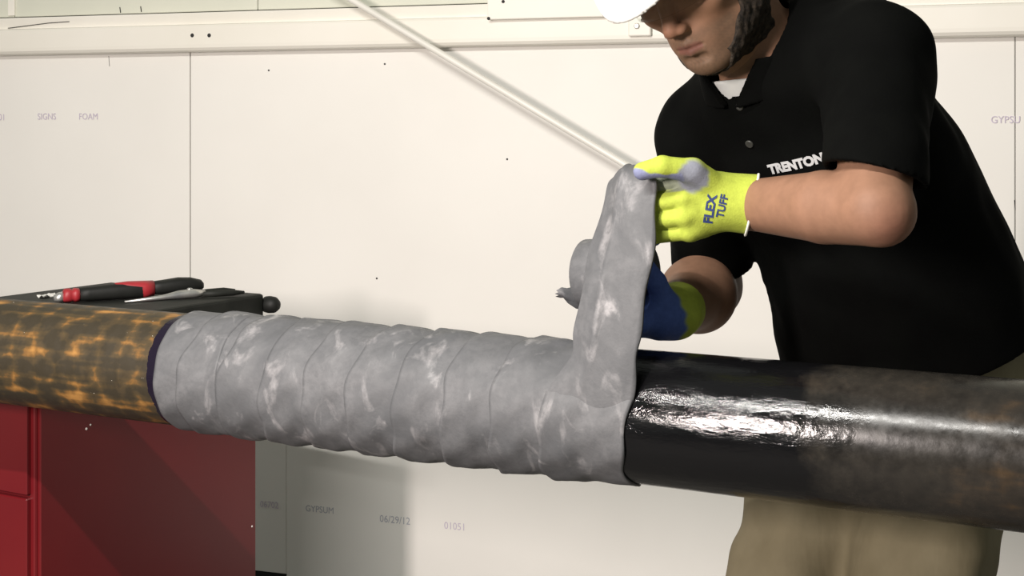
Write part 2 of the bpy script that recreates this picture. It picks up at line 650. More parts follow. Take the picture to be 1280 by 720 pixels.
# ================================================================== PIPE
def build_pipe():
    n, L0, L1 = 96, -1.95, 1.05
    ns = 60
    verts, faces = [], []
    for rad in (RP, RP - 0.0075):
        for i in range(ns + 1):
            s = L0 + (L1 - L0) * i / ns
            for k in range(n):
                a = 2 * math.pi * k / n
                verts.append((s, rad * math.cos(a), rad * math.sin(a)))
    N = n * (ns + 1)
    for i in range(ns):
        for k in range(n):
            k2 = (k + 1) % n
            faces.append((i * n + k, (i + 1) * n + k, (i + 1) * n + k2, i * n + k2))
            faces.append((N + i * n + k, N + i * n + k2, N + (i + 1) * n + k2, N + (i + 1) * n + k))
    for i in (0, ns):
        for k in range(n):
            k2 = (k + 1) % n
            faces.append((i * n + k, i * n + k2, N + i * n + k2, N + i * n + k))
    o = mesh('steel_pipe', verts, faces, M_PIPE, None, True)
    o.matrix_world = Matrix(((ES[0], EN[0], 0, PA[0]), (ES[1], EN[1], 0, PA[1]), (0, 0, 1, PA[2]), (0, 0, 0, 1)))
    fix_normals(o.data)
    return o


pipe = build_pipe()
tag(pipe, 'long steel pipe, rusty at left and coated in wet black primer at right', 'pipe')


# stands carrying the pipe, outside the picture
def pipe_stand(s, label):
    c = PA + ES * s
    root = empty('pipe_stand', (c[0], c[1], 0))
    tag(root, label, 'pipe stand', 'stands under the pipe')
    zc = PA[2] - RP - 0.045
    box('base_plate', c * [1, 1, 0] - ES * 0.14 - EN * 0.2, ES * 0.28, EN * 0.4, EZ * 0.012, M_GALV, root, 0.003, 1)
    tube('post', [c * [1, 1, 0] + EZ * 0.012, c * [1, 1, 0] + EZ * (zc - 0.1)], 0.032, M_GALV, root)
    tube('screw_shaft', [c * [1, 1, 0] + EZ * (zc - 0.12), c * [1, 1, 0] + EZ * zc], 0.019, M_CHROME, root)
    for sg in (-1, 1):
        a = c * [1, 1, 0] + EZ * zc - ES * 0.03 + EN * sg * 0.0
        d1 = EN * sg * 0.115 + EZ * 0.080
        box('saddle_arm', a - EZ * 0.004, ES * 0.06, d1, nrm(np.cross(ES, d1)) * 0.012 * (-1 if sg > 0 else 1) * -1, M_GALV, root, 0.002, 1)
    return root


pipe_stand(-1.74, 'steel pipe stand under the rusty end of the pipe')
pipe_stand(0.85, 'steel pipe stand under the dark end of the pipe')

# ================================================================== TAPE
TW, TH = 0.115, 0.0031
S_START, S_END = -0.729, -0.098
NT = 9
PITCH = (S_END - S_START) / NT
TAPE_END = math.radians(24)


def left_edge(th):
    """axial place of the left tape edge at winding angle th (th = 0: front of first turn)"""
    k = th / (2 * math.pi)
    base = S_START + max(0.0, k - 0.35) * PITCH * NT / (NT - 0.35)
    if k > 0.5:
        base += 0.004 * math.sin(3.1 * th + 0.7) * math.sin(0.83 * th) + 0.0022 * math.sin(7.3 * th)
    return base


def wob(th, s):
    return (0.0009 * math.sin(5.0 * th + 40 * s) * math.sin(23 * s + 2.1 * th) + 0.0007 * math.sin(11 * th - 90 * s)
            + 0.0006 * math.sin(63 * s + 3 * th))


NU = 26


def tape_row(th, first):
    """outer cross-section of the laid tape, from left edge root to right edge root"""
    sl = left_edge(th)
    pts = []
    ov = TW - PITCH
    pts.append(pp(sl + 0.0005, th, RP + (0.0003 if first else TH * 0.8)))
    for j in range(NU + 1):
        u = TW * j / NU
        if first:
            r = RP + TH * 1.4
        else:
            x = min(max((u - ov + 0.010) / 0.022, 0), 1)
            r = RP + TH * (2.15 - 1.1 * x * x * (3 - 2 * x))
            r += 0.0011 * math.exp(-(u / 0.005) ** 2)
        if j == 0 or j == NU:
            r -= 0.0005
        r += wob(th, sl + u)
        pts.append(pp(sl + u, th, r))
    pts.append(pp(sl + TW - 0.0005, th, RP + 0.0002))
    return pts


def grid_mesh(name, rows, mat, parent):
    n = len(rows[0])
    V = [p for r in rows for p in r]
    F = []
    for i in range(len(rows) - 1):
        for j in range(n - 1):
            F.append((i * n + j, i * n + j + 1, (i + 1) * n + j + 1, (i + 1) * n + j))
    o = mesh(name, V, F, mat, parent, True)
    return o


tc = pp(-0.4, 0, 0)
tape = empty('wrapping_tape', tc)
tag(tape, 'grey greasy wrapping tape wound around the pipe with its free strip held up', 'tape')
for k in range(NT + 1):
    a0 = 2 * math.pi * k - math.pi
    a1 = a0 + 2 * math.pi if k < NT else 2 * math.pi * k + TAPE_END
    if k == 0:
        a0 = -math.pi
    nseg = int((a1 - a0) / math.radians(2.5))
    rows = [tape_row(a0 + (a1 - a0) * i / nseg, k == 0) for i in range(nseg + 1)]
    grid_mesh('tape_turn', rows, M_TAPE, tape)


def catmull(ctrl, n):
    c = [np.asarray(p, float) for p in ctrl]
    c = [2 * c[0] - c[1]] + c + [2 * c[-1] - c[-2]]
    out = []
    for i in range(1, len(c) - 2):
        p0, p1, p2, p3 = c[i - 1], c[i], c[i + 1], c[i + 2]
        for k in range(n):
            t = k / n
            out.append(0.5 * ((2 * p1) + (-p0 + p2) * t + (2 * p0 - 5 * p1 + 4 * p2 - p3) * t * t + (-p0 + 3 * p1 - 3 * p2 + p3) * t ** 3))
    out.append(c[-2])
    return out


# free strip: on the pipe -> up to the hand -> over -> down to the roll
thE = 2 * math.pi * NT
sl = left_edge(thE + TAPE_END)
Lc, Rc = [], []
for dphi in (-14, 0):
    ph = thE + TAPE_END + math.radians(dphi)
    e = left_edge(ph)
    q_ = 1.0 if dphi == 0 else 0.25
    Lc.append(pp(e + 0.001, ph, RP + (2.1 * q_ - 0.6) * TH)); Rc.append(pp(e + TW, ph, RP + (1.1 * q_ - 0.2) * TH))
Lc += [P(711, 447, 1.800), P(718, 410, 1.803), P(728, 350, 1.81), P(744, 290, 1.82), P(757, 236, 1.832), P(766, 220, 1.842), P(770, 222, 1.862), P(774, 250, 1.882), P(768, 292, 1.896)]
Rc += [P(796, 452, 1.748), P(801, 412, 1.751), P(811, 352, 1.755), P(818, 290, 1.760), P(820, 240, 1.766), P(817, 217, 1.775), P(813, 216, 1.800), P(810, 250, 1.830), P(806, 290, 1.850)]
Ls, Rs = catmull(Lc, 7), catmull(Rc, 7)
rows_f, rows_b = [], []
NC = 24
nr = len(Ls)
for i in range(nr):
    a, b = Ls[i], Rs[i]
    t = nrm((Ls[min(i + 1, nr - 1)] + Rs[min(i + 1, nr - 1)]) - (Ls[max(i - 1, 0)] + Rs[max(i - 1, 0)]))
    w = b - a
    nn = nrm(np.cross(w, t))           # faces the camera on the front run
    fr = i / (nr - 1)
    row = []
    curl = 0.010 * math.sin(min(fr * 2.4, 1) * math.pi * 0.5)
    for j in range(NC + 1):
        v = j / NC
        bend = 4 * v * (1 - v) * curl
        crease = 0.0022 * math.sin(v * 9 + fr * 7) * math.sin(fr * 11 + 1) + 0.0025 * math.exp(-((v - 0.36 - 0.05 * fr) / 0.05) ** 2) * min(1, fr * 4)
        edge_w = 0.0022 * math.sin(fr * 37) * (1 if j in (0,) else (-1 if j == NC else 0)) * min(1, fr * 5)
        row.append(a + w * v + nrm(w) * edge_w + nn * (bend + crease * min(1, fr * 6)))
    rows_f.append((row, nn))
outer = [r for r, _ in rows_f]
inner = [[p - nn * 0.0030 for p in r] for r, nn in rows_f]
closed_rows = []
for ro, ri in zip(outer, inner):
    closed_rows.append(ro + ri[::-1] + [ro[0]])
grid_mesh('free_strip', closed_rows, M_TAPE, tape)

# roll in the rear hand
RC = P(769, 343, 1.915)
RAX = nrm(np.array([0.84, -0.54, 0.05]))
roll = lathe('tape_roll', RC - RAX * 0.046, RAX, [(0.0, 0.020), (0.0, 0.043), (0.003, 0.047), (0.03, 0.048), (0.06, 0.0475), (0.089, 0.047), (0.092, 0.043), (0.092, 0.020)], M_TAPE, tape, 40)
roll['label'] = 'remaining roll of grey tape behind the strip'
lathe('roll_core', RC - RAX * 0.048, RAX, [(0.0, 0.0165), (0.0, 0.0205), (0.096, 0.0205), (0.096, 0.0165)], M_CORE, roll, 24)
# torn flap peeling off the roll
fl = []
fp = [P(735, 372, 1.925), P(722, 372, 1.92), P(711, 370, 1.915), P(703, 366, 1.913), P(697, 367, 1.912)]
for i, c in enumerate(fp):
    hw = [0.018, 0.015, 0.010, 0.007, 0.006][i]
    row = []
    for j in range(7):
        v = j / 6 * 2 - 1
        row.append(c + EZ * v * hw + WN * 0.004 * math.cos(v * 2.2) + np.array([0.003 * math.sin(v * 9 + i), 0, 0]))
    fl.append(row)
fl2 = [r + [p + np.array([0, 0.002, 0]) for p in r[::-1]] + [r[0]] for r in fl]
flap = grid_mesh('torn_flap', fl2, M_TAPE, roll)

# ================================================================== RED TOOL CABINET
C0 = np.array([-0.803, 2.45, 0.0])
E1 = nrm([0.5, 0.866, 0]); E2 = nrm([-0.866, 0.5, 0])
CW, CD = 0.575, 0.42
cab = empty('tool_cabinet', C0 + E1 * CW / 2 + E2 * CD / 2)
tag(cab, 'red steel rolling tool cabinet with a black top behind the rusty pipe', 'tool cabinet')
ZT = 0.984
body = box('body', C0 + EZ * 0.11 + E2 * 0.012, E1 * CW, E2 * (CD - 0.012), EZ * (ZT - 0.09 - 0.11), M_RED, cab, 0.004, 2)
# right-hand side sheet with a folded edge
sheet = box('side_sheet', C0 + EZ * 0.115 + E1 * 0.006 + E2 * 0.006, E1 * (CW - 0.012), E2 * 0.008, EZ * (ZT - 0.215), M_RED, cab, 0.002, 1)
# drawer fronts on the narrow left face
zs = [0.13, 0.41, 0.695, 0.885]
for za, zb in zip(zs[:-1], zs[1:]):
    dr = box('drawer_front', C0 + E2 * 0.022 - E1 * 0.010 + EZ * (za + 0.003), E2 * (CD - 0.030), E1 * 0.012, EZ * (zb - za - 0.006), M_RED, cab, 0.002, 1)
    box('pull', C0 + E2 * 0.15 - E1 * 0.024 + EZ * (zb - 0.040), E2 * (CD - 0.22), E1 * 0.014, EZ * 0.012, M_GALV, dr, 0.003, 1)
top = box('top_tray', C0 - E1 * 0.008 - E2 * 0.004 + EZ * (ZT - 0.09), E1 * (CW + 0.016), E2 * (CD + 0.012), EZ * 0.09, M_DUSTY, cab, 0.006, 2)
kb = P(341, 381, 2.96)
kn = lathe('corner_bumper', kb + E2 * 0.026, -E2, [(0, 0.010), (0.008, 0.0165), (0.018, 0.0178), (0.030, 0.0165), (0.038, 0.011), (0.041, 0.004)], M_BLACKP, cab, 20)
for a in (0.05, CW - 0.05):
    for b in (0.05, CD - 0.04):
        c = C0 + E1 * a + E2 * b
        cs = lathe('caster', c - E1 * 0.014 + EZ * 0.045, E1, [(0, 0.036), (0.004, 0.045), (0.024, 0.045), (0.028, 0.036)], M_BLACKP, cab, 20)
        box('fork', c - E1 * 0.022 - E2 * 0.02 + EZ * 0.045, E1 * 0.044, E2 * 0.04, EZ * 0.07, M_GALV, cs, 0.003, 1)


for px, py, r in ((80, 512, 0.0024), (105, 514, 0.002), (113, 531, 0.0018), (108, 536, 0.0024), (315, 658, 0.0021)):
    k_ = (px - 640) / FPX
    b_ = C0 + E2 * 0.006
    t_ = (k_ * b_[1] - b_[0]) / (E1[0] - k_ * E1[1])
    q_ = P(px, py, b_[1] + E1[1] * t_)
    lathe('white_fleck', q_ + E2 * 0.0005, -E2, [(0, r), (0.001, r), (0.0016, r * 0.6)], M_PAPER, cab, 7)


def onz(px, py, z):
    """point on the horizontal plane z seen at a pixel"""
    Y = (CAM_H - z) * FPX / (py - HORIZON)
    return P(px, py, Y)


# needle-nose pliers and the black and red cutter lying on the top
def flat_outline(name, pts, z0, th, mat, parent, bevel=0.002):
    """thick plate with a traced plan outline"""
    import bmesh
    n = len(pts)
    V = [(p[0], p[1], z0) for p in pts] + [(p[0], p[1], z0 + th) for p in pts]
    F = [tuple(range(n - 1, -1, -1)), tuple(range(n, 2 * n))] + [(i, (i + 1) % n, n + (i + 1) % n, n + i) for i in range(n)]
    o = mesh(name, V, F, mat, parent)
    bm = bmesh.new(); bm.from_mesh(o.data)
    bmesh.ops.recalc_face_normals(bm, faces=bm.faces)
    bmesh.ops.bevel(bm, geom=list(bm.edges), offset=bevel, segments=2, affect='EDGES')
    bm.to_mesh(o.data); bm.free()
    return o


# cutter: frame along its length
ca, cb = onz(78, 378, ZT), onz(246, 369.5, ZT)
cdir = nrm(cb - ca); clen = np.linalg.norm(cb - ca)
cside = np.cross(EZ, cdir)
cut = empty('cutting_tool', (ca + cb) / 2)
tag(cut, 'black and red handled cutting tool lying on the black cabinet top', 'tool')


def section_body(name, stations, mat, parent, n=18):
    """lofted rounded body: stations of (along, half width, half height, centre height)"""
    V, F = [], []
    for (a, hw, hh, ch) in stations:
        c = ca + cdir * a + EZ * ch
        for k in range(n):
            an = 2 * math.pi * k / n
            ct, st = math.cos(an), math.sin(an)
            ex = math.copysign(abs(ct) ** 0.75, ct) * hw
            ez = math.copysign(abs(st) ** 0.75, st) * hh * 1.12
            V.append(c + cside * ex + EZ * ez)
    for i in range(len(stations) - 1):
        for k in range(n):
            k2 = (k + 1) % n
            F.append((i * n + k, i * n + k2, (i + 1) * n + k2, (i + 1) * n + k))
    F.append(tuple(range(n - 1, -1, -1)))
    m = (len(stations) - 1) * n
    F.append(tuple(range(m, m + n)))
    o = mesh(name, V, F, mat, parent, True)
    fix_normals(o.data)
    return o


section_body('front_grip', [(0.028 * 1, 0.015, 0.011, 0.0135), (0.05, 0.018, 0.0125, 0.0145), (0.10, 0.02, 0.014, 0.0165), (0.15, 0.022, 0.0145, 0.0175), (0.165, 0.018, 0.013, 0.018)], M_BLACKP, cut)
section_body('collar', [(0.0, 0.013, 0.008, 0.0105), (0.004, 0.017, 0.0115, 0.0135), (0.014, 0.018, 0.012, 0.0135), (0.018, 0.0145, 0.010, 0.013), (0.022, 0.018, 0.012, 0.0135), (0.031, 0.017, 0.0115, 0.0135)], M_REDGRIP, cut)
section_body('nose', [(-0.016, 0.008, 0.005, 0.0085), (-0.008, 0.012, 0.008, 0.0105), (0.001, 0.013, 0.009, 0.011)], M_CHROME, cut)
section_body('red_inlay', [(0.10, 0.010, 0.006, 0.0265), (0.125, 0.018, 0.0105, 0.0235), (0.155, 0.0225, 0.0150, 0.0180), (0.175, 0.0185, 0.0135, 0.0195)], M_REDGRIP, cut)
section_body('rear_grip', [(0.160, 0.016, 0.011, 0.0195), (0.19, 0.018, 0.0125, 0.0205), (0.225, 0.020, 0.0135, 0.0235), (clen - 0.012, 0.018, 0.0125, 0.0235), (clen + 0.008, 0.013, 0.0095, 0.0215), (clen + 0.013, 0.007, 0.005, 0.0205)], M_BLACKP, cut)

pa, pb = onz(156, 379.0, ZT), onz(250, 372, ZT)
pa = pa; pd = nrm(pb - pa); ps = np.cross(EZ, pd)
pl = empty('needle_nose_pliers', (pa + pb) / 2)
tag(pl, 'worn steel needle-nose pliers lying in front of the black and red tool', 'pliers')
plen = np.linalg.norm(pb - pa)


def loft(name, start, d, sd, stations, mat, parent, n=14):
    V, F = [], []
    for (a, off, hw, hh, ch) in stations:
        c = start + d * a + sd * off + EZ * ch
        for k in range(n):
            an = 2 * math.pi * k / n
            V.append(c + sd * math.cos(an) * hw + EZ * math.sin(an) * hh)
    for i in range(len(stations) - 1):
        for k in range(n):
            k2 = (k + 1) % n
            F.append((i * n + k, i * n + k2, (i + 1) * n + k2, (i + 1) * n + k))
    F.append(tuple(range(n - 1, -1, -1)))
    m = (len(stations) - 1) * n
    F.append(tuple(range(m, m + n)))
    o = mesh(name, V, F, mat, parent, True)
    fix_normals(o.data)
    return o


for sg in (-1, 1):
    loft('jaw', pa, pd, ps, [(0, sg * 0.0016, 0.0012, 0.0016, 0.003), (plen * 0.5, sg * 0.0035, 0.003, 0.0042, 0.006), (plen * 0.72, sg * 0.006, 0.007, 0.0075, 0.009), (plen * 0.9, sg * 0.005, 0.010, 0.0085, 0.010), (plen * 1.05, sg * 0.006, 0.006, 0.006, 0.009)], M_CHROME, pl)
    loft('handle', pa, pd, ps, [(plen * 1.0, sg * 0.008, 0.005, 0.005, 0.008), (plen * 1.15, sg * 0.020, 0.006, 0.006, 0.008), (plen * 1.4, sg * 0.024, 0.006, 0.006, 0.008), (plen * 1.55, sg * 0.022, 0.003, 0.003, 0.007)], M_DUSTY, pl)
lathe('pivot', pa + pd * plen * 0.86 + EZ * 0.017, EZ, [(0, 0.006), (0.003, 0.0055), (0.004, 0.003)], M_CHROME, pl, 14)

# scrap of white paper
sp = onz(60, 371.5, ZT)
V = []
for i in range(6):
    for j in range(4):
        V.append(sp + E1 * (i - 2.5) * 0.008 + E2 * (j - 1.5) * 0.007 + EZ * (0.004 + 0.003 * math.sin(i * 1.9 + j * 2.3)))
V += [p - EZ * 0.0012 for p in V]
F = []
for off, fl_ in ((0, 1), (24, -1)):
    for i in range(5):
        for j in range(3):
            q = (off + i * 4 + j, off + (i + 1) * 4 + j, off + (i + 1) * 4 + j + 1, off + i * 4 + j + 1)
            F.append(q[::fl_])
scrap = mesh('paper_scrap', V, F, M_PAPER, None, True)
tag(scrap, 'small crumpled white scrap left of the red-handled tool on the cabinet top', 'scrap')


# ================================================================== IMPLICIT SURFACES
class Field:
    def __init__(self, lo, hi, h, far=0.08):
        self.lo = np.asarray(lo, float)
        self.h = h
        self.n = np.ceil((np.asarray(hi) - self.lo) / h).astype(int) + 1
        self.D = np.full(tuple(self.n), far, np.float32)

    def win(self, lo, hi):
        a = np.clip(np.floor((np.asarray(lo) - self.lo) / self.h).astype(int), 0, self.n)
        b = np.clip(np.ceil((np.asarray(hi) - self.lo) / self.h).astype(int) + 1, 0, self.n)
        sl = tuple(slice(i, j) for i, j in zip(a, b))
        ax = [(self.lo[i] + self.h * np.arange(a[i], b[i])).astype(np.float32) for i in range(3)]
        X = ax[0][:, None, None]; Y = ax[1][None, :, None]; Z = ax[2][None, None, :]
        return sl, X, Y, Z

    def put(self, sl, d, k, op='add'):
        D = self.D[sl]
        if D.size == 0:
            return
        if op == 'add':
            if k <= 0:
                self.D[sl] = np.minimum(D, d)
            else:
                hh = np.clip(0.5 + 0.5 * (D - d) / k, 0, 1)
                self.D[sl] = D * (1 - hh) + d * hh - k * hh * (1 - hh)
        else:      # subtract
            d = -d
            if k <= 0:
                self.D[sl] = np.maximum(D, d)
            else:
                hh = np.clip(0.5 - 0.5 * (D - d) / k, 0, 1)
                self.D[sl] = D * (1 - hh) + d * hh + k * hh * (1 - hh)

    def cap(self, a, b, ra, rb=None, k=0.02, op='add'):
        a = np.asarray(a, float); b = np.asarray(b, float)
        rb = ra if rb is None else rb
        m = max(ra, rb) + k + 0.05
        sl, X, Y, Z = self.win(np.minimum(a, b) - m, np.maximum(a, b) + m)
        d = b - a
        L2 = max(float(d @ d), 1e-9)
        t = np.clip(((X - a[0]) * d[0] + (Y - a[1]) * d[1] + (Z - a[2]) * d[2]) / L2, 0, 1)
        dist = np.sqrt((X - a[0] - t * d[0]) ** 2 + (Y - a[1] - t * d[1]) ** 2 + (Z - a[2] - t * d[2]) ** 2)
        self.put(sl, dist - (ra + (rb - ra) * t), k, op)

    def ell(self, c, r, R=None, k=0.02, op='add'):
        """ellipsoid: R rows are its own axes"""
        c = np.asarray(c, float); r = np.asarray(r, float)
        R = np.eye(3) if R is None else np.asarray(R, float)
        m = max(r) + k + 0.05
        sl, X, Y, Z = self.win(c - m, c + m)
        x, y, z = X - c[0], Y - c[1], Z - c[2]
        q = [(R[i, 0] * x + R[i, 1] * y + R[i, 2] * z) for i in range(3)]
        k0 = np.sqrt(sum((q[i] / r[i]) ** 2 for i in range(3)))
        k1 = np.sqrt(sum((q[i] / r[i] ** 2) ** 2 for i in range(3))) + 1e-6
        self.put(sl, k0 * (k0 - 1.0) / k1, k, op)

    def grids(self):
        return self.win(self.lo, self.lo + self.h * (self.n - 1))[1:]

    def plane_cut(self, p, n):
        """keep the side the normal points away from"""
        X, Y, Z = self.grids()
        d = (X - p[0]) * n[0] + (Y - p[1]) * n[1] + (Z - p[2]) * n[2]
        self.D = np.maximum(self.D, d.astype(np.float32))

    def wrinkle(self, amp, freq, seed, stretch=(1, 1, 1), n=7):
        r = np.random.default_rng(seed)
        X, Y, Z = self.grids()
        acc = 0
        for _ in range(n):
            v = r.normal(size=3) * np.asarray(stretch)
            v = v / np.linalg.norm(v) * freq * r.uniform(0.6, 1.5)
            acc = acc + np.sin(X * v[0] + Y * v[1] + Z * v[2] + r.uniform(0, 6.28))
        self.D = self.D + (amp * acc / math.sqrt(n)).astype(np.float32)

    def shell(self, th):
        self.D = np.maximum(self.D, -(self.D + th))

    def mesh(self):
        D = self.D
        D[0] = D[-1] = 0.05; D[:, 0] = D[:, -1] = 0.05; D[:, :, 0] = D[:, :, -1] = 0.05
        ins = D < 0
        cnt = np.zeros(tuple(s - 1 for s in D.shape), np.int8)
        for i in (0, 1):
            for j in (0, 1):
                for k in (0, 1):
                    cnt += ins[i:D.shape[0] - 1 + i, j:D.shape[1] - 1 + j, k:D.shape[2] - 1 + k]
        act = (cnt > 0) & (cnt < 8)
        idx = np.argwhere(act)
        ids = np.full(act.shape, -1, np.int32)
        ids[act] = np.arange(len(idx))
        pos = np.zeros((len(idx), 3)); num = np.zeros(len(idx))
        corners = [(i, j, k) for i in (0, 1) for j in (0, 1) for k in (0, 1)]
        val = {c: D[idx[:, 0] + c[0], idx[:, 1] + c[1], idx[:, 2] + c[2]].astype(float) for c in corners}
        for a in corners:
            for ax in range(3):
                if a[ax] == 0:
                    b = list(a); b[ax] = 1; b = tuple(b)
                    va, vb = val[a], val[b]
                    cr = (va < 0) != (vb < 0)
                    t = np.where(cr, va / np.where(cr, va - vb, 1), 0)
                    p = np.array(a, float)[None, :] + t[:, None] * (np.array(b) - np.array(a))[None, :]
                    pos += np.where(cr[:, None], p, 0); num += cr
        V = self.lo + self.h * (idx + pos / num[:, None])
        faces = []
        for ax in range(3):
            o1, o2 = (ax + 1) % 3, (ax + 2) % 3
            s0 = [slice(None)] * 3; s1_ = [slice(None)] * 3
            s0[ax] = slice(0, -1); s1_[ax] = slice(1, None)
            e = ins[tuple(s0)] != ins[tuple(s1_)]
            E = np.argwhere(e)
            E = E[(E[:, o1] > 0) & (E[:, o2] > 0) & (E[:, o1] < D.shape[o1] - 1) & (E[:, o2] < D.shape[o2] - 1)]

            def cell(d1, d2):
                q = E.copy(); q[:, o1] -= d1; q[:, o2] -= d2
                return ids[q[:, 0], q[:, 1], q[:, 2]]
            quad = np.stack([cell(1, 1), cell(0, 1), cell(0, 0), cell(1, 0)], 1)
            fl = ~ins[E[:, 0], E[:, 1], E[:, 2]]
            quad[fl] = quad[fl][:, ::-1]
            faces.append(quad)
        F = np.concatenate(faces)
        F = F[(F >= 0).all(1)]
        return V, F


def relax(V, F, n):
    """a few rounds of averaging with the neighbours"""
    E = np.concatenate([F[:, [0, 1]], F[:, [1, 2]], F[:, [2, 3]], F[:, [3, 0]]])
    deg = np.bincount(E.ravel(), minlength=len(V))[:, None].astype(float)
    for _ in range(n):
        acc = np.stack([np.bincount(E[:, 0], V[E[:, 1], i], len(V)) + np.bincount(E[:, 1], V[E[:, 0], i], len(V)) for i in range(3)], 1)
        V = 0.4 * V + 0.6 * acc / np.maximum(deg, 1)
    return V


def np_mesh(name, V, F, mat, parent=None, colors=None):
    me = bpy.data.meshes.new(name)
    me.vertices.add(len(V))
    me.vertices.foreach_set('co', np.asarray(V, np.float32).ravel())
    me.loops.add(F.size)
    me.loops.foreach_set('vertex_index', F.astype(np.int32).ravel())
    me.polygons.add(len(F))
    me.polygons.foreach_set('loop_start', np.arange(0, F.size, 4, dtype=np.int32))
    me.polygons.foreach_set('use_smooth', np.ones(len(F), bool))
    me.update(calc_edges=True)
    me.validate()
    if colors is not None:
        at = me.color_attributes.new('Col', 'FLOAT_COLOR', 'POINT')
        c4 = np.concatenate([colors, np.ones((len(V), 1))], 1).astype(np.float32)
        at.data.foreach_set('color', c4.ravel())
    return link(name, me, mat, parent)


def sstep(x, a, b):
    t = np.clip((x - a) / (b - a), 0, 1)
    return t * t * (3 - 2 * t)


# ================================================================== PERSON
# joints
SH_R = P(884, 176, 2.06); SH_L = P(1095, 76, 1.80)
EL_R = P(886, 358, 2.14); WR_R = P(849, 386, 1.935)
EL_L = P(1095, 261, 1.605); WR_L = P(938, 256, 1.79)
PEL = np.array([0.572, 2.055, 0.965])
HIP_R = np.array([0.470, 2.115, 0.885]); HIP_L = np.array([0.590, 1.995, 0.885])
KN_R = np.array([0.345, 2.045, 0.50]); KN_L = np.array([0.510, 1.935, 0.50])
AN_R = np.array([0.40, 2.17, 0.095]); AN_L = np.array([0.60, 2.03, 0.095])
TSIDE = nrm(SH_L - SH_R)                           # towards his left
TUP = nrm(np.array([-0.36, -0.26, 0.89]))
TUP = nrm(TUP - TSIDE * (TUP @ TSIDE))
TFW = nrm(np.cross(TUP, TSIDE)) * -1
if TFW[1] > 0:
    TFW = -TFW
TR = np.array([TSIDE, TFW, TUP])
HSIDE = nrm(HIP_L - HIP_R); HUP = EZ; HFW = nrm(np.cross(HSIDE, HUP)) 
if HFW[1] > 0:
    HFW = -HFW
HR = np.array([HSIDE, HFW, HUP])
CHEST = np.array([0.432, 1.985, 1.285])
BELLY = np.array([0.540, 2.035, 1.120])
UBACK = (SH_L + SH_R) / 2 - TFW * 0.055 + TUP * 0.035 + TSIDE * 0.01
NECKB = (SH_L + SH_R) / 2 + TUP * 0.055 + TFW * 0.010

# head frame
HF = nrm([-0.515, -0.632, -0.57]); HU = np.array([-0.365, -0.445, 0.82]); HU = nrm(HU - HF * (HU @ HF))
HL = np.cross(HU, HF)
_r = math.radians(14)
HL, HU = HL * math.cos(_r) + HU * math.sin(_r), HU * math.cos(_r) - HL * math.sin(_r)
HC = P(864, -50, 1.85)
HM = np.stack([HL, HF, HU], 1)          # local (left, forward, up) -> world


def to_head(p):
    return HM.T @ (np.asarray(p) - HC)


def torso(F, o, arms=True):
    F.ell(CHEST, (0.172 + o, 0.118 + o, 0.19 + o), TR, 0.03)
    F.ell(BELLY, (0.155 + o, 0.125 + o, 0.19 + o), TR, 0.05)
    F.ell(PEL, (0.165 + o, 0.128 + o, 0.14 + o), HR, 0.05)
    F.ell(UBACK, (0.150 + o, 0.085 + o, 0.085 + o), TR, 0.05)
    F.cap(NECKB - TUP * 0.03, SH_L + TUP * 0.018, 0.052 + o, 0.045 + o, 0.04)
    F.cap(NECKB - TUP * 0.03, SH_R + TUP * 0.018, 0.052 + o, 0.045 + o, 0.04)
    if arms:
        F.cap(SH_L, SH_L * 0.4 + EL_L * 0.6, 0.058 + o, 0.047 + o, 0.04)
        F.cap(SH_R, SH_R * 0.4 + EL_R * 0.6, 0.058 + o, 0.047 + o, 0.04)


def left_hand(F, o):
    W = WR_L
    heel = P(908, 252, 1.787)
    kn = [P(862, 223, 1.776), P(856, 247, 1.770), P(857, 270, 1.772), P(862, 289, 1.780)]
    pip = [P(815, 231, 1.792), P(809, 256, 1.790), P(810, 277, 1.791), P(817, 295, 1.795)]
    dip = [P(797, 240, 1.812), P(795, 262, 1.812), P(797, 281, 1.812), P(803, 297, 1.812)]
    tip = [P(812, 248, 1.826), P(812, 268, 1.828), P(813, 286, 1.826), P(818, 299, 1.824)]
    r = [0.0118, 0.0122, 0.0118, 0.0108]
    F.cap(W, heel, 0.030 + o, 0.031 + o, 0.01)
    for i in range(4):
        st = heel * 0.75 + kn[i] * 0.25 + (kn[i] - heel) * 0
        F.cap(st, kn[i], 0.0195 + o, 0.0138 + o, 0.010)
    F.ell(P(876, 256, 1.788), (0.034 + o, 0.019 + o, 0.040 + o), None, 0.012)
    for i in range(4):
        F.cap(kn[i] * 0.9 + pip[i] * 0.1, pip[i], r[i] - 0.0002 + o, r[i] - 0.0008 + o, 0.003)
        F.cap(pip[i], dip[i], r[i] - 0.0008 + o, r[i] - 0.001 + o, 0.003)
        F.cap(dip[i], tip[i], r[i] - 0.001 + o, r[i] - 0.002 + o, 0.003)
    # thumb
    tb = P(893, 236, 1.772); tm = P(866, 214, 1.756); ti = P(828, 208, 1.749); tt = P(803, 214, 1.754)
    F.cap(tb, tm, 0.0195 + o, 0.0160 + o, 0.012)
    F.cap(tm, ti, 0.0152 + o, 0.0128 + o, 0.005)
    F.cap(ti, tt, 0.0128 + o, 0.0112 + o, 0.004)


